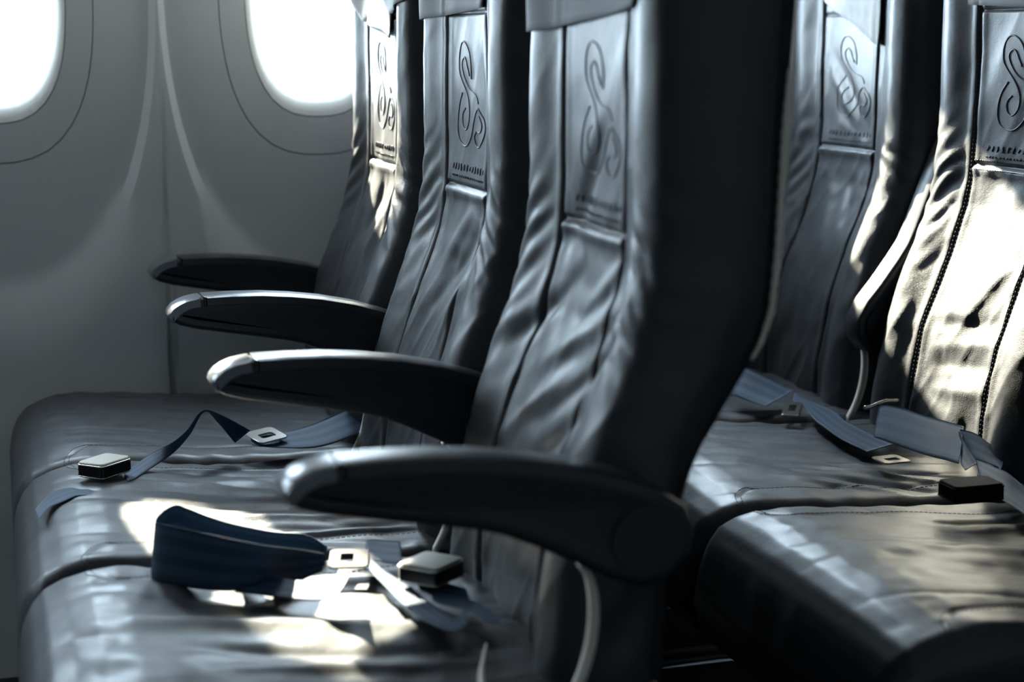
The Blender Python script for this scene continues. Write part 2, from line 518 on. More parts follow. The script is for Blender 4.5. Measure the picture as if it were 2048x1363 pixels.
def seam_stitches(parent, seed, fl):
    mb = MB()
    for s in (-1, 1):
        for off in (.0035, -.0035):
            z = -.20
            while z < .40:
                u = s*(.0955)+off
                a = (fx1(u, z, seed, fl)-.0007, u, z+H); b = (fx1(u, z+.0035, seed, fl)-.0007, u, z+.0035+H)
                mb.tube([a, b], .0006, 4)
                z += .0058
    for zc in (.170, .182, .391):
        u = -.088
        while u < .088:
            mb.tube([(fx1(u, zc, seed, fl)-.0006, u, zc+H), (fx1(u+.0035, zc, seed, fl)-.0006, u+.0035, zc+H)], .0006, 4)
            u += .0058
    mb.build('seam_stitching', THREAD, parent)

# cushion ---------------------------------------------------------------
CX = [-.215, -.210, -.200, -.185, -.165, -.14, -.11, -.06, .0, .06, .12, .2, .33]
CZ = [-.270, -.238, -.218, -.203, -.194, -.188, -.186, -.189, -.195, -.200, -.204, -.206, -.208]
def cush_z(x, u, seed, fl):
    z = np.interp(x, CX, CZ)
    a = np.abs(u)
    z = z + .006*(1-(a/.24)**2)*sstep(-.23, -.15, x)
    z = z - .020*np.clip((a-.216)/.025, 0, 1)**2.2
    r = -.25
    xx = x*math.cos(r)+u*math.sin(r); yy = -x*math.sin(r)+u*math.cos(r)
    m = sstep(-.21, -.12, x)
    z = z + m*(.0022*vnoise(xx*6+2, yy*20, seed) + .0010*vnoise(xx*14, yy*44+3, seed+1)
               - .0022*(1-np.abs(vnoise(xx*4+1, yy*17+5, seed+4)))**4 + .0008*vnoise(x*40, u*40, seed+2))
    # stitched inset lines
    s_line = np.abs(a-(.175+.03*np.exp(-((x+.14)/.02)**2)))
    z = z - .0018*np.exp(-(s_line/.0035)**2)*sstep(-.15, -.13, x)
    # puckers where the cover is pulled under, towards the back edge seams
    g = np.exp(-((a-.222)/.02)**2)*sstep(-.12, 0, x)
    z = z + .0009*g*np.sin(x*110+seed+3*vnoise(x*12, u*3, seed+8))
    if fl: z = z + folds(x, u, fl)
    return z

def cushion(parent, seed, fl):
    xs = np.concatenate([np.linspace(-.215, -.12, 30), np.linspace(-.117, .33, 110)])
    us = np.concatenate([[-.2405, -.2395, -.2375, -.235, -.2315, -.227], np.linspace(-.222, .222, 118), [.227, .2315, .235, .2375, .2395, .2405]])
    U, X = np.meshgrid(us, xs); Z = cush_z(X, U, seed, fl)
    n, m = len(xs), len(us); verts = []; faces = []
    # each station: bottom near, side, top ..., side, bottom far
    ring = m+6
    for i in range(n):
        fr = 0.016*math.exp(-((xs[i]+.215)/.02)**2)
        low = -.315
        verts += [(xs[i], -.215, low+H), (xs[i], -.236+fr, low+.015+H), (xs[i], -.2415+fr, Z[i, 0]-.02+H if Z[i, 0]-.02 > low+.02 else low+.02+H)]
        verts += [(xs[i], us[j]*(1-fr*4), Z[i, j]+H) for j in range(m)]
        verts += [(xs[i], .2415-fr, Z[i, -1]-.02+H if Z[i, -1]-.02 > low+.02 else low+.02+H), (xs[i], .236-fr, low+.015+H), (xs[i], .215, low+H)]
    for i in range(n-1):
        for k in range(ring):
            a = i*ring+k; b = i*ring+(k+1) % ring
            faces.append((a, b, b+ring, a+ring))
    # rounded front face
    st = len(verts)
    faces.append(tuple(range(ring))[::-1]); faces.append(tuple((n-1)*ring+k for k in range(ring)))
    o = obj('seat_cushion', verts, faces, LEATHER, parent)
    # stitched double lines
    for s in (-1, 1):
      mb = MB()
      for off in (0, .006):
            path = []
            for t in np.linspace(0, 1, 70):
                if t < .2:
                    q = t/.2; ang = q*math.pi/2
                    x = -.145+.035*(1-math.cos(ang))+off; a = .232-(.057-off)*math.sin(ang)
                else:
                    x = -.11+off+(t-.2)/.8*.35; a = .175+off
                path.append((x, s*a))
            arr = np.array(path); zz = cush_z(arr[:, 0], arr[:, 1], seed, fl)
            for k in range(0, 69):
                p, q = arr[k], arr[k+1]
                if k % 1 == 0:
                    e = p+(q-p)*.72
                    ze = cush_z(np.array([e[0]]), np.array([e[1]]), seed, fl)[0]
                    mb.tube([(p[0], p[1], zz[k]+.0001+H), (e[0], e[1], ze+.0001+H)], .00045, 4)
      mb.build('cushion_stitching', THREAD, o)
    return o

# armrest ---------------------------------------------------------------
def armrest(parent, y, dx=0, dz=0, raise_deg=0, label=None):
    top = [(-.003, 0), (-.001, .006), (.004, .0115), (.012, .0165), (.022, .0205), (.034, .0228), (.046, .0238), (.08, .0240), (.12, .0230), (.16, .0195), (.20, .0140), (.245, .0045), (.285, -.008), (.315, -.020), (.338, -.034), (.346, -.055)]
    bot = [(.343, -.078), (.325, -.098), (.298, -.104), (.268, -.094), (.24, -.078), (.20, -.058), (.175, -.047), (.15, -.0405), (.12, -.035), (.07, -.026), (.03, -.0185), (.010, -.0125), (.001, -.0065)]
    poly = [(p[0]+dx, p[1]+dz+H) for p in top+bot]
    if raise_deg:
        px, pz = .285, -.055+H; c, s = math.cos(math.radians(raise_deg)), math.sin(math.radians(raise_deg))
        T = lambda x, z: (px+(x-px)*c-(z-pz)*s, pz+(x-px)*s+(z-pz)*c)
    else: T = lambda x, z: (x, z)
    def layered(name, poly, ys, m, par, inset):
        # lofted slab with rounded long edges
        n = len(poly); c = np.array(poly); nxt = np.roll(c, -1, 0); prv = np.roll(c, 1, 0)
        t = nxt-prv; t /= np.linalg.norm(t, axis=1)[:, None]+1e-9; nr = np.stack([-t[:, 1], t[:, 0]], 1)
        cen = c.mean(0)
        area = np.sum(c[:, 0]*nxt[:, 1]-nxt[:, 0]*c[:, 1])
        if area < 0: nr = -nr            # inward normals
        vs, fs = [], []
        for yy, ins in zip(ys, inset):
            for k in range(n):
                p = T(*(c[k]+nr[k]*ins)); vs.append((p[0], y+yy, p[1]))
        L = len(ys)
        for i in range(L-1):
            for k in range(n):
                fs.append((i*n+k, i*n+(k+1) % n, (i+1)*n+(k+1) % n, (i+1)*n+k))
        fs.append(tuple(range(n))[::-1]); fs.append(tuple((L-1)*n+k for k in range(n)))
        return obj(name, vs, fs, m, par, autosmooth=math.radians(50))
    w = .0235
    body = layered('armrest', poly, [-w+.001, -w, -w+.0015, -w+.005, w-.005, w-.0015, w, w-.001], ARM, parent, [.014, .008, .0032, .001, .001, .0032, .008, .014])
    if label: body['label'] = label
    # pad on top, from the cap back
    def off(p, o): return [(x+dx, z+o+dz+H) for x, z in p]
    tp = [p for p in top if .04 < p[0] < .33]
    tp = [(.0425, .0236)]+tp
    pad_poly = off(tp, .0016)+off(tp[::-1], -.0125)
    layered('armrest_pad', pad_poly, [-w-.0012, -w-.0012, -w+.004, w-.004, w+.0012, w+.0012], PAD, body, [.005, .0022, 0, 0, .0022, .005])
    capt = [p for p in top if p[0] < .04]+[(.041, .0235)]
    cap_in = [(.041, .0105), (.028, .0085), (.016, .0035), (.008, -.004), (.0035, -.0085)]
    cap_poly = off([(.001, -.0075)]+capt, 0)
    cap_poly = [(x-.0012, z+.0012) for x, z in cap_poly]+off(cap_in, 0)
    cp = layered('armrest_end_cap', cap_poly, [-w-.0016, -w-.0016, -w+.004, w-.004, w+.0016, w+.0016], CAP, body, [.005, .0022, 0, 0, .0022, .005])
    cp['label'] = 'smooth grey end cap on the armrest tip'
    mb = MB()
    c = T(.300+dx, -.060+dz+H)
    for yy in (y-w-.003,):
        ring = [(c[0]+.030*math.cos(a), yy, c[1]+.030*math.sin(a)) for a in np.linspace(0, 2*math.pi, 28, endpoint=False)]
        ring2 = [(p[0], yy+2*w+.006, p[2]) for p in ring]
        n = 28
        mb.add(ring+ring2, [tuple(range(n)), tuple(range(n, 2*n))[::-1]]+[(i, i+n, (i+1) % n+n, (i+1) % n) for i in range(n)])
    mb.build('pivot_cover', ARM, body, autosmooth=math.radians(40))
    return body

def strip(mb, pts, w0, th, yc):
    # flat band following an x,z path, w0 = width across y
    P = catmull([(x, 0, z) for x, z in pts], 5); n = len(P); vs = []
    for i, p in enumerate(P):
        t = P[min(i+1, n-1)]-P[max(i-1, 0)]; t /= np.linalg.norm(t)+1e-9
        nx, nz = -t[2], t[0]
        k = math.sin(math.pi*min(max((i+.6)/n, .0), 1))**.35
        for sy, sn in ((-1, -1), (1, -1), (1, 1), (-1, 1)):
            vs.append((p[0]+nx*sn*th*k/2, yc+sy*w0/2, p[2]+nz*sn*th*k/2+H))
    fs = []
    for i in range(n-1):
        for k in range(4): fs.append((i*4+k, i*4+(k+1) % 4, i*4+4+(k+1) % 4, i*4+4+k))
    fs += [(3, 2, 1, 0), tuple((n-1)*4+k for k in range(4))]
    mb.add(vs, fs)

def seat_furniture(root, k, row):
    # rear shell, edge trims, arm and hinge details
    mb = MB(); vs = []; fs = []
    zz = np.linspace(-.26, .585, 40); n = 12
    for z in zz:
        rx = float(np.interp(z, RZ, RX))
        for j in range(n):
            u = -.198+.396*j/(n-1)
            vs.append((rx+.006+.016*(1-(u/.2)**4), u, z+H))
    for z in zz:
        rx = float(np.interp(z, RZ, RX))
        for j in range(n):
            u = -.198+.396*j/(n-1)
            vs.append((rx-.006, u, z+H))
    R = len(zz); o2 = R*n
    for i in range(R-1):
        for j in range(n-1):
            a = i*n+j; fs.append((a, a+1, a+n+1, a+n)); fs.append((o2+a+1, o2+a, o2+a+n, o2+a+n+1))
        for j in (0, n-1):
            a = i*n+j; q = (a, a+n, o2+a+n, o2+a); fs.append(q if j == 0 else q[::-1])
    for i in (0, R-1):
        for j in range(n-1):
            a = i*n+j; fs.append((a, o2+a, o2+a+1, a+1))
    sh = obj('seat_back_shell', vs, fs, SHELL, root)
    mb = MB()
    path = [(float(np.interp(z, RZ, RX))+.004, -.2035, z+H) for z in np.linspace(.075, .33, 60)]
    rr = [.0036*(.35+.65*math.sin(math.pi*i/59)**.4)*(1+.14*math.sin(i*2.1)) for i in range(60)]
    mb.tube(path, rr, 8)
    t = mb.build('shell_edge_piping', CREAM, sh)
    t['label'] = 'thin cream piping along the rear edge of the backrest'
    # curved cream hinge trim below the armrest, near side of the back
    mb = MB()
    strip(mb, [(.253, -.088), (.262, -.100), (.266, -.125), (.264, -.155), (.256, -.185), (.243, -.210), (.228, -.232)], .010, .0075, -.2290)
    t = mb.build('hinge_trim', CREAM, root)
    t['label'] = 'slim curved cream trim at the foot of the backrest'

def make_seat(row, k, label, fl, cfl, seed, stitched):
    root = empty('passenger_seat', (ROW_X[row], (k+.5)*SP, 0))
    tag(root, label, 'seat', 'black leather seats in two rows')
    b = backrest(root, seed, fl)
    emblem(b, seed, fl)
    if stitched: seam_stitches(b, seed, fl)
    cushion(root, seed+40, cfl)
    seat_furniture(root, k, row)
    # dark pan under the cushion
    mb = MB(); mb.prism([(-.20, -.316+H), (.32, -.316+H), (.36, -.29+H), (.37, -.36+H), (-.16, -.36+H), (-.205, -.335+H)], -.232, .232)
    mb.build('seat_pan', SHELL, root, bevel=.006, smooth=False)
    if row == 0:
        armrest(root, -.5*SP)
        if k == 2: armrest(root, .5*SP-.008, dx=.016, dz=-.005)
    else:
        armrest(root, -.5*SP, raise_deg=-101)
    return root

def cover(root, row, k, seed, fl, bottom, label):
    # cloth over the head end; bottom = (u,z) polyline far -> near
    o0 = empty('headrest_cover', (ROW_X[row], (k+.5)*SP, 0))
    tag(o0, label, 'headrest cover', 'white headrest covers')
    bu = [p[0] for p in bottom][::-1]; bz = [p[1] for p in bottom][::-1]
    us = sorted(set(list(np.linspace(-.2, .2, 60))+bu)); us = [u for u in us if bu[0] <= u <= bu[-1]]
    NV = 30; vs = []; fs = []
    for layer in (.0045, .0025):
        for u in us:
            zb = float(np.interp(u, bu, bz))
            for j in range(NV):
                z = zb+(.598-zb)*j/(NV-1)
                x = float(front_x(np.array([u]), np.array([z]), seed, fl)[0])-layer-.002*math.sin(u*40+z*15)*(1-j/NV)-.001
                x = min(x, float(np.interp(z, PZ, PX))-.003+(.006 if abs(u) > .19 else 0))
                vs.append((x, u, z+H))
            for q in range(1, 5):   # over the top and down behind
                t = q/4
                vs.append((.372-.004+t*.112, u, .600+.036*math.sin(math.pi*t)**.6+H+(.0 if layer > .003 else -.002)))
            vs.append((.490 - (0 if layer > .003 else .002), u, .50+H))
    n = NV+5; m = len(us); o2 = n*m
    for i in range(m-1):
        for j in range(n-1):
            a = i*n+j; fs.append((a, a+n, a+n+1, a+1)); fs.append((o2+a+1, o2+a+n+1, o2+a+n, o2+a))
        fs.append((i*n, o2+i*n, o2+(i+1)*n, (i+1)*n)); a = i*n+n-1; fs.append((a, a+n, o2+a+n, o2+a))
    for i in (0, m-1):
        for j in range(n-1):
            a = i*n+j; fs.append((a, a+1, o2+a+1, o2+a))
    obj('cloth', vs, fs, CLOTH, o0)

F_A0 = [(-.10, .36, .05, .20, .020, -.006), (-.07, .33, .08, .14, .016, .006), (.00, .14, .17, .02, .012, .006), (-.12, .12, .05, .03, .013, -.007), (-.17, .10, .0, -.02, .010, .006), (-.05, .05, .09, -.05, .010, -.006), (-.12, .02, .04, -.09, .009, .005), (-.09, .15, -.02, .09, .010, -.005)]
F_A1 = [(-.05, .16, .03, .08, .014, -.006), (-.08, .13, .02, .02, .012, .006), (-.11, .09, -.06, .0, .012, -.005), (-.02, .10, .05, -.02, .013, .005), (-.06, .35, -.09, .2, .015, .003)]
F_A2 = [(-.02, .16, .03, .05, .012, .005), (-.1, .14, -.02, .04, .012, -.005)]
F_B1 = [(.09, -.02, -.06, -.03, .012, -0.0022), (.08, -.045, -.09, -.02, .009, 0.0033), (.07, -.075, -.10, -.045, .009, -0.0033), (.07, -.10, -.10, -.075, .010, 0.0033), (.05, -.13, -.10, -.11, .010, -0.0033), (.04, .12, -.09, .04, .014, 0.0017)]
F_B2 = [(.07, .33, -.08, .20, .012, 0.0030), (.07, .30, -.06, .18, .010, -0.0030), (.04, .24, -.07, .19, .010, 0.0025), (.04, .13, .0, .02, .016, -0.0025), (-.02, .14, -.06, .05, .012, 0.0025)]
C_A0 = [(-.12, .02, .20, -.04, .016, .006), (-.10, -.06, .22, -.10, .013, -.005), (-.05, -.12, .22, -.13, .011, .005), (-.12, .10, .1, .08, .018, -.004), (-.2, -.02, -.02, -.16, .02, .003)]
C_A1 = [(.0, -.08, .26, -.11, .010, .006), (.02, -.12, .26, -.14, .009, -.006), (.04, -.16, .28, -.17, .009, .006), (-.05, -.03, .2, -.05, .014, -.004), (-.12, .05, .1, .10, .016, .004)]
C_B1 = [(-.02, -.09, .14, -.21, .008, -.006), (.01, -.06, .18, -.20, .007, .005), (-.06, -.12, .08, -.21, .007, .005), (.04, -.05, .22, -.18, .008, -.005), (-.10, .0, .12, .02, .016, .003)]
C_B0 = [(.03, .12, .30, .15, .009, -.006), (.05, .09, .32, .11, .012, .006), (-.08, .03, .2, -.02, .02, .004), (.0, -.05, .28, -.11, .018, -.004)]

SEATS = [
 (0, 2, 'black leather window seat of the front row, its backrest against the bright window', F_A2, None, 11, False, [(.2, .428), (.157, .415), (.122, .385), (.073, .377), (.055, .373), (-.071, .357), (-.074, .389), (-.20, .41)], 'off-white cloth over the head of the front row window seat, beside the bright window'),
 (0, 1, 'black leather middle seat of the front row with a crisp embossed scroll emblem', F_A1, C_A1, 23, False, [(.2, .379), (.192, .380), (.101, .384), (-.092, .391), (-.099, .42), (-.2, .43)], 'off-white cloth over the head of the front row middle seat, straight lower edge'),
 (0, 0, 'nearest and largest black leather seat of the front row, its dark side towards us', F_A0, C_A0, 37, False, [(.2, .362), (.131, .364), (.072, .369), (.017, .372), (-.145, .384), (-.166, .42), (-.2, .42)], 'off-white cloth over the head of the nearest front row seat, slanting lower edge'),
 (1, 2, 'black leather window seat of the rear row, half hidden behind the nearest seat', F_B2, None, 53, True, [(.2, .45), (.098, .411), (.042, .390), (-.106, .336), (-.111, .369), (-.112, .42), (-.2, .43)], 'white cloth hanging in a point over the rear row window seat'),
 (1, 1, 'sunlit black leather middle seat of the rear row, at the right edge of the photo', F_B1, C_B1, 67, True, [(.2, .42), (.123, .41), (.119, .394), (-.022, .388), (-.2, .387)], 'white cloth over the sunlit middle seat of the rear row, at the top right corner'),
 (1, 0, 'black leather rear row seat with only its sunlit cushion in view at lower right', None, C_B0, 71, True, None, None),
]
for row, k, label, fl, cfl, seed, st, cov, clabel in SEATS:
    root = make_seat(row, k, label, fl, cfl, seed, st)
    if cov: cover(root, row, k, seed, fl, cov, clabel)


# frames that carry each row of three
for row, lab in ((0, 'dark metal frame under the front row of seats'), (1, 'dark metal frame under the rear row of seats')):
    fr = empty('bench_base', (ROW_X[row], 1.5*SP, 0)); tag(fr, lab, 'seat base')
    mb = MB()
    for x in (-.08, .24): mb.tube([(x, -1.5*SP+.02, -.382+H), (x, 1.5*SP-.02, -.382+H)], .020, 16)
    mb.build('crossbeam', STEEL, fr)
    for y in (-.42, .42):
        mb = MB()
        mb.tube([(-.08, y, -.39+H), (-.10, y, .012)], .016, 12); mb.tube([(.24, y, -.39+H), (.30, y, .012)], .016, 12)
        mb.tube([(-.09, y, .05), (.24, y, -.40+H)], .012, 10); mb.box(-.14, .34, y-.02, y+.02, 0, .014)
        mb.build('leg', STEEL, fr)
RIB={};QUAD={}
RIB['s1']=[((-0.0772, 0.9, -0.1784), (-0.0741, 0.8134, -0.1823)), ((-0.0671, 0.8848, -0.1823), (-0.0675, 0.8192, -0.1823)), ((-0.0381, 0.91, -0.1725), (-0.0403, 0.8729, -0.1823)), ((-0.0078, 0.92, -0.1609), (-0.0082, 0.915, -0.1745)), ((0.0133, 0.93, -0.1472), (0.0155, 0.93, -0.1554)), ((0.0331, 0.93, -0.1237), (0.0374, 0.94, -0.1267)), ((0.0565, 0.93, -0.13), (0.0556, 0.95, -0.1456)), ((0.0978, 0.95, -0.1589), (0.0796, 0.97, -0.1791))]
RIB['s2']=[((-0.1876, 0.7073, -0.1822), (-0.1842, 0.6605, -0.1822)), ((-0.1761, 0.756, -0.1822), (-0.1716, 0.7113, -0.1822)), ((-0.1611, 0.7908, -0.1823), (-0.156, 0.7347, -0.1822)), ((-0.144, 0.803, -0.1823), (-0.1388, 0.7583, -0.1822)), ((-0.1279, 0.7899, -0.1823), (-0.1247, 0.7586, -0.1822)), ((-0.1134, 0.8161, -0.1823), (-0.1094, 0.7786, -0.1822)), ((-0.102, 0.855, -0.1823), (-0.0919, 0.8194, -0.1823))]
RIB['s3']=[((0.1027, 0.99, -0.1762), (0.1004, 0.95, -0.1797)), ((0.1355, 0.99, -0.1758), (0.135, 0.9343, -0.1823)), ((0.1872, 1.0, -0.169), (0.1908, 0.9246, -0.1823)), ((0.2514, 1.04, -0.1567), (0.2727, 1.0068, -0.1823))]
RIB['s4']=[((0.1142, 0.465, -0.1858), (0.1097, 0.465, -0.2079)), ((0.0911, 0.465, -0.1708), (0.09, 0.465, -0.2083)), ((0.0524, 0.465, -0.1634), (0.0618, 0.465, -0.2056)), ((0.0048, 0.465, -0.1487), (0.0188, 0.465, -0.2015)), ((-0.0315, 0.465, -0.1318), (-0.0235, 0.465, -0.1952)), ((-0.0458, 0.465, -0.1257), (-0.0555, 0.465, -0.1812)), ((-0.0616, 0.44, -0.1249), (-0.0684, 0.44, -0.1858)), ((-0.0725, 0.402, -0.1246), (-0.0792, 0.402, -0.1848)), ((-0.0631, 0.3723, -0.1212), (-0.0583, 0.3723, -0.1848)), ((-0.0245, 0.3414, -0.1261), (-0.0218, 0.3414, -0.1847)), ((0.0237, 0.3338, -0.1387), (0.0171, 0.3338, -0.1847)), ((0.0716, 0.385, -0.1627), (0.0653, 0.385, -0.1976)), ((0.0975, 0.385, -0.1694), (0.0944, 0.385, -0.1875))]
RIB['s5']=[((0.0039, 0.385, -0.1798), (-0.0043, 0.3219, -0.182)), ((0.0348, 0.35, -0.1772), (0.0269, 0.2983, -0.182)), ((0.0589, 0.31, -0.1723), (0.0513, 0.265, -0.1772)), ((0.078, 0.29, -0.1687), (0.0674, 0.245, -0.1731)), ((0.0906, 0.285, -0.1649), (0.0802, 0.24, -0.1704)), ((0.1027, 0.28, -0.1625), (0.0901, 0.24, -0.1614))]
QUAD['tongue1']=[(0.0972, 0.3701, -0.1791), (0.1118, 0.43, -0.1791), (0.1516, 0.4228, -0.1791), (0.1364, 0.3536, -0.1791)]
RIB['s6']=[((0.1893, 0.44, -0.1807), (0.1743, 0.3588, -0.1821)), ((0.1715, 0.45, -0.1801), (0.1578, 0.3754, -0.1821)), ((0.1551, 0.445, -0.1773), (0.1465, 0.3905, -0.1821)), ((0.1466, 0.4174, -0.1821), (0.1488, 0.3784, -0.1821)), ((0.1385, 0.3595, -0.1821), (0.1531, 0.3438, -0.1821)), ((0.1412, 0.2982, -0.182), (0.1637, 0.2977, -0.182)), ((0.1469, 0.2235, -0.182), (0.1707, 0.2448, -0.182)), ((0.1575, 0.1691, -0.182), (0.1781, 0.1976, -0.182)), ((0.1713, 0.1438, -0.1819), (0.184, 0.171, -0.182)), ((0.1876, 0.1548, -0.1819), (0.1936, 0.1894, -0.182)), ((0.1991, 0.1877, -0.182), (0.1988, 0.221, -0.182)), ((0.1971, 0.22, -0.182), (0.1947, 0.2502, -0.182)), ((0.1847, 0.2403, -0.182), (0.1872, 0.2797, -0.182)), ((0.1719, 0.2711, -0.182), (0.1784, 0.3211, -0.182))]
RIB['s7']=[((0.2169, 0.2632, -0.182), (0.2102, 0.2222, -0.182)), ((0.205, 0.2808, -0.182), (0.1934, 0.2309, -0.182)), ((0.1913, 0.2922, -0.182), (0.1777, 0.2426, -0.182)), ((0.1828, 0.2574, -0.182), (0.1782, 0.2261, -0.182)), ((0.1963, 0.2365, -0.182), (0.1908, 0.2092, -0.182)), ((0.2133, 0.2244, -0.182), (0.2047, 0.1921, -0.182)), ((0.2207, 0.1963, -0.182), (0.2068, 0.1636, -0.1819)), ((0.2238, 0.1581, -0.1819), (0.2183, 0.1508, -0.1819))]
QUAD['buckle1']=[(-0.0988, 0.7953, -0.1563), (-0.0696, 0.7667, -0.1563), (-0.0997, 0.874, -0.1563), (-0.1311, 0.9051, -0.1563)]
QUAD['buckle2']=[(0.1737, 0.2574, -0.1561), (0.2026, 0.2358, -0.156), (0.2039, 0.2994, -0.1561), (0.1683, 0.3506, -0.1561)]
RIB['s8']=[((0.871, 1.1, -0.1447), (0.831, 1.05, -0.1795)), ((0.885, 1.09, -0.1501), (0.8347, 1.03, -0.1774)), ((0.9137, 1.07, -0.1654), (0.8491, 1.0073, -0.1823)), ((0.9388, 1.05, -0.1797), (0.8552, 0.967, -0.1823))]
QUAD['adjuster1']=[(0.8581, 0.9177, -0.1793), (0.8948, 0.98, -0.1793), (0.9139, 0.9657, -0.1793), (0.8664, 0.8717, -0.1793)]
RIB['s9']=[((0.9328, 1.03, -0.1793), (0.9032, 0.977, -0.1823)), ((0.931, 1.0, -0.1811), (0.9153, 0.9651, -0.1823)), ((0.9357, 0.9095, -0.1823), (0.8868, 0.8722, -0.1823)), ((0.9202, 0.8328, -0.1823), (0.8755, 0.8106, -0.1823)), ((0.9148, 0.7348, -0.1822), (0.8642, 0.7362, -0.1822)), ((0.9165, 0.6902, -0.1822), (0.864, 0.6625, -0.1822))]
QUAD['tongue2']=[(0.8454, 0.5863, -0.1792), (0.8815, 0.5882, -0.1792), (0.8937, 0.6303, -0.1792), (0.8549, 0.6259, -0.1792)]
RIB['s10']=[((0.9918, 0.86, -0.1652), (0.9559, 0.8, -0.1823)), ((0.9513, 0.8, -0.1563), (0.9145, 0.7413, -0.1822)), ((0.9479, 0.775, -0.1475), (0.9139, 0.716, -0.1822)), ((0.9596, 0.75, -0.1476), (0.9195, 0.6738, -0.1822)), ((0.9715, 0.715, -0.151), (0.9272, 0.6204, -0.1822)), ((0.9854, 0.685, -0.1534), (0.9366, 0.5911, -0.1822)), ((0.9973, 0.65, -0.1551), (0.9424, 0.5665, -0.1822))]
QUAD['bar']=[(0.9186, 0.78, -0.1493), (0.9767, 0.79, -0.1497), (0.9812, 0.8, -0.1462), (0.9244, 0.79, -0.1454)]
RIB['s11']=[((0.9856, 0.64, -0.1561), (0.9705, 0.61, -0.1798)), ((0.996, 0.62, -0.158), (0.9728, 0.5818, -0.1822)), ((1.0026, 0.6, -0.1661), (0.9773, 0.5603, -0.1822)), ((1.0183, 0.59, -0.1796), (0.9787, 0.532, -0.1821)), ((0.9763, 0.5245, -0.1821), (0.9574, 0.5119, -0.1821)), ((0.9791, 0.5597, -0.1822), (0.9359, 0.5111, -0.1821)), ((0.9566, 0.55, -0.1736), (0.9308, 0.4942, -0.1821)), ((0.9558, 0.51, -0.1733), (0.9163, 0.4552, -0.1821)), ((0.9585, 0.48, -0.1747), (0.9005, 0.4036, -0.1821)), ((0.9575, 0.4414, -0.1821), (0.8911, 0.3436, -0.1821)), ((0.9378, 0.3557, -0.1821), (0.8739, 0.2663, -0.182))]
RIB['s12']=[((0.9783, 0.63, -0.1562), (0.9755, 0.615, -0.178)), ((0.9738, 0.6, -0.1712), (0.9475, 0.5704, -0.1822)), ((0.9672, 0.5637, -0.1822), (0.932, 0.534, -0.1822))]
QUAD['buckle3']=[(0.8263, 0.3792, -0.1561), (0.823, 0.3331, -0.1561), (0.8912, 0.4119, -0.1561), (0.8895, 0.4538, -0.1562)]
BLADE= [(0.1924, 0.0983, -0.1819), (0.1789, 0.059, -0.1819), (0.1675, 0.0238, -0.1818), (0.1583, -0.0164, -0.1818), (0.1631, -0.018, -0.1818), (0.1753, 0.0213, -0.1818), (0.1839, 0.0574, -0.1819)]
BARP= [(0.9246, 0.79, -0.1532), (0.9345, 0.79, -0.1524), (0.9451, 0.79, -0.1489), (0.9573, 0.79, -0.1462), (0.9758, 0.79, -0.1468)]
# ------------------------------------------------------------------ seat belts
def ribbon(parent, name, rows, m=None, th=.0013, label=None):
    A = catmull([r[0] for r in rows], 7); B = catmull([r[1] for r in rows], 7); n = len(A); W = 12
    P = np.array([[a+(b-a)*j/W for j in range(W+1)] for a, b in zip(A, B)])
    # slight cupping of the webbing
    du = np.gradient(P, axis=0); dv = np.gradient(P, axis=1)
    N = np.cross(du, dv); N /= np.linalg.norm(N, axis=2)[:, :, None]+1e-9
    bad = ~np.isfinite(N).all(axis=2); N[bad] = (0, 0, 1)
    L = np.concatenate([[0], np.cumsum(np.linalg.norm(P[1:, W//2]-P[:-1, W//2], axis=1))])
    vs, uv, fs = [], [], []
    org = Vector(parent.location)
    for s in (1, -1):
        for i in range(n):
            for j in range(W+1):
                e = .4 if j in (0, W) else 1
                q = P[i, j]+N[i, j]*th*.5*s*e; vs.append((q[0]-org.x, q[1]-org.y, q[2]+H-org.z)); uv.append((j/W, L[i]/.05))
    m1 = W+1; o2 = n*m1
    for i in range(n-1):
        for j in range(W):
            a = i*m1+j; fs.append((a, a+m1, a+m1+1, a+1)); fs.append((o2+a+1, o2+a+m1+1, o2+a+m1, o2+a))
        for j in (0, W):
            a = i*m1+j; fs.append((a, a+m1, o2+a+m1, o2+a))
    for i in (0, n-1):
        for j in range(W):
            a = i*m1+j; fs.append((a, a+1, o2+a+1, o2+a))
    o = obj(name, vs, fs, m or WEB, parent, uvs=uv)
    if label: o['label'] = label
    return o

def frame_of(q):
    q = [np.array(p)+np.array((0, 0, H)) for p in q]
    c = sum(q)/4; ex = (q[1]+q[2]-q[0]-q[3])/2; ey = (q[3]+q[2]-q[0]-q[1])/2
    w, h = np.linalg.norm(ex), np.linalg.norm(ey); ex = ex/w; ey = ey-ex*np.dot(ex, ey); h = np.linalg.norm(ey); ey = ey/h
    ez = np.cross(ex, ey)
    if ez[2] < 0: ez = -ez
    return c, ex, ey, ez, w, h
def xf(c, ex, ey, ez, org, pts):
    return [tuple(c+ex*p[0]+ey*p[1]+ez*p[2]-np.array(org)) for p in pts]
def rounded(w, h, r, n=5):
    pts = []
    for cx, cy, a0 in ((w/2-r, h/2-r, 0), (-w/2+r, h/2-r, 90), (-w/2+r, -h/2+r, 180), (w/2-r, -h/2+r, 270)):
        for i in range(n): a = math.radians(a0+90*i/(n-1)); pts.append((cx+r*math.cos(a), cy+r*math.sin(a)))
    return pts
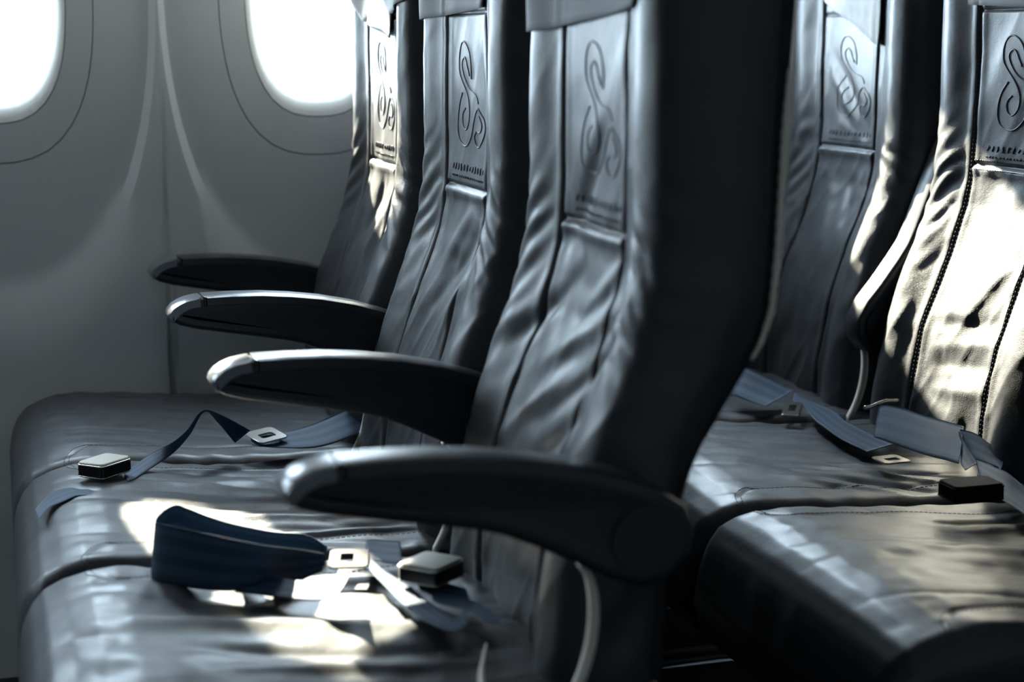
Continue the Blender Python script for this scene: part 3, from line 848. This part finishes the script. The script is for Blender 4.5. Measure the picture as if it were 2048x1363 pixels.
def slab(parent, name, F, w, h, z0, z1, r, m, hole=None, chamf=.0015, dx=0, dy=0, label=None):
    c, ex, ey, ez = F; out = rounded(w, h, r); n = len(out); rings = []
    for z, k in ((z0, 1), (z0+chamf, 0), (z1-chamf, 0), (z1, 1)):
        s = [( (x/(w/2))*(w/2-chamf*k)+dx, (y/(h/2))*(h/2-chamf*k)+dy, z) for x, y in out]; rings.append(s)
    vs = sum(rings, []); fs = []
    for q in range(3):
        for i in range(n): fs.append((q*n+i, q*n+(i+1) % n, (q+1)*n+(i+1) % n, (q+1)*n+i))
    if hole:
        hw, hh, hx, hy = hole; inn = rounded(hw, hh, min(hw, hh)*.2); b = len(vs)
        vs += [(x+hx+dx, y+hy+dy, z0) for x, y in inn]+[(x+hx+dx, y+hy+dy, z1) for x, y in inn]
        for i in range(n):
            j = (i+1) % n
            fs.append((i, b+i, b+j, j)); fs.append((3*n+i, 3*n+j, b+n+j, b+n+i)); fs.append((b+i, b+n+i, b+n+j, b+j))
    else:
        fs.append(tuple(range(n))[::-1]); fs.append(tuple(3*n+i for i in range(n)))
    o = obj(name, xf(c, ex, ey, ez, parent.location if parent.parent is None else parent.parent.location, vs), fs, m, parent, autosmooth=math.radians(35))
    if label: o['label'] = label
    return o
def buckle(parent, q, dark=False, th=.020):
    c, ex, ey, ez, w, h = frame_of(q)
    F = (c, ex, ey, ez)
    body = slab(parent, 'buckle', F, w, h, -th, -.003, .005, BLACKPL if dark else BUCKLE_SIDE, chamf=.0025, label='black plastic buckle' if dark else 'metal lift-lever buckle')
    slab(body, 'lift_lever', F, w*.97, h*.97, -.0035, .0, .006, BLACKPL if dark else PLATE, chamf=.0012)
    mb = MB(); n = 24
    ring = [(x, y, -.0035) for x, y in rounded(w*1.0, h*1.0, .006)]
    mb.tube(xf(c, ex, ey, ez, parent.location, ring), .0011, 6, closed=True)
    ring = [(x, y, -th+.002) for x, y in rounded(w*1.0, h*1.0, .006)]
    mb.tube(xf(c, ex, ey, ez, parent.location, ring), .0010, 6, closed=True)
    mb.build('rim', CHROME if not dark else BLACKPL, body)
    return body
def tongue(parent, q, th=.0022, m=None):
    c, ex, ey, ez, w, h = frame_of(q)
    return slab(parent, 'latch_tongue', (c, ex, ey, ez), w, h, -th, 0, min(w, h)*.16, m or CHROME, hole=(w*.50, h*.34, 0, -h*.05), chamf=.0006, label='flat metal tongue with a slot')
def belt(label, loc):
    r = empty('seat_belt', (loc[0], loc[1], loc[2]+H)); tag(r, label, 'seat belt', 'blue-grey seat belts lying on the cushions'); return r

b = belt('blue seat belt with metal buckle by the window cushion front edge, far left', (-.09, .88, -.19))
ribbon(b, 'webbing', RIB['s1']); ribbon(b, 'webbing', RIB['s2']); buckle(b, QUAD['buckle1'])
b = belt('shadowed seat belt half tucked beside the far end of the front row window cushion', (.2, .95, -.19))
ribbon(b, 'webbing', RIB['s3'])
q = [(.098, .93, -.176), (.140, .95, -.172), (.143, 1.0, -.165), (.105, .99, -.168)]
tongue(b, q)
b = belt('folded dark strap with a pale blue end, standing on the nearest front row cushion', (.02, .42, -.19))
ribbon(b, 'webbing', RIB['s4']); ribbon(b, 'webbing', RIB['s5'], label='pale blue loose strap end'); tongue(b, QUAD['tongue1'], m=BRONZE)
b = belt('looped light blue seat belt under a cream-topped buckle, beside the nearest backrest', (.17, .36, -.19))
ribbon(b, 'webbing', RIB['s6']); ribbon(b, 'webbing', RIB['s7']); buckle(b, QUAD['buckle2'])
mb = MB()
mb.tube([(p[0]-b.location.x, p[1]-b.location.y, p[2]+H-b.location.z) for p in catmull(BLADE[:4], 4)], [.0012+.0024*i/12 for i in range(13)], 8)
mb.build('anchor_bracket', CREAM, b)
b = belt('blue strap stretched over the rear row cushion ending in a slotted metal tongue', (.87, .8, -.19))
ribbon(b, 'webbing', RIB['s8']); ribbon(b, 'webbing', RIB['s9']); tongue(b, QUAD['tongue2'])
c, ex, ey, ez, w, h = frame_of(QUAD['adjuster1'])
slab(b, 'adjuster', (c, ex, ey, ez), max(w, .03), max(h, .02), -.006, 0, .003, CHROME, hole=(w*.5, h*.4, 0, 0))
b = belt('wide striped blue strap standing against the sunlit rear seat, with a bent metal bar', (.9, .68, -.19))
ribbon(b, 'webbing', RIB['s10'])
mb = MB(); P = [(.993, .79, -.137), (.999, .79, -.1365), (1.006, .79, -.1335), (1.013, .79, -.1315), (1.026, .79, -.1315)]
P = BARP
mb.tube([(p[0]-b.location.x, p[1]-b.location.y, p[2]+H-b.location.z) for p in catmull(P, 5)], .0032, 10)
mb.build('metal_bar', CHROME, b)
b = belt('crumpled striped belt with a black buckle between the rear row cushions, right edge', (.93, .5, -.19))
ribbon(b, 'webbing', RIB['s11']); ribbon(b, 'webbing', RIB['s12']); buckle(b, QUAD['buckle3'], True)
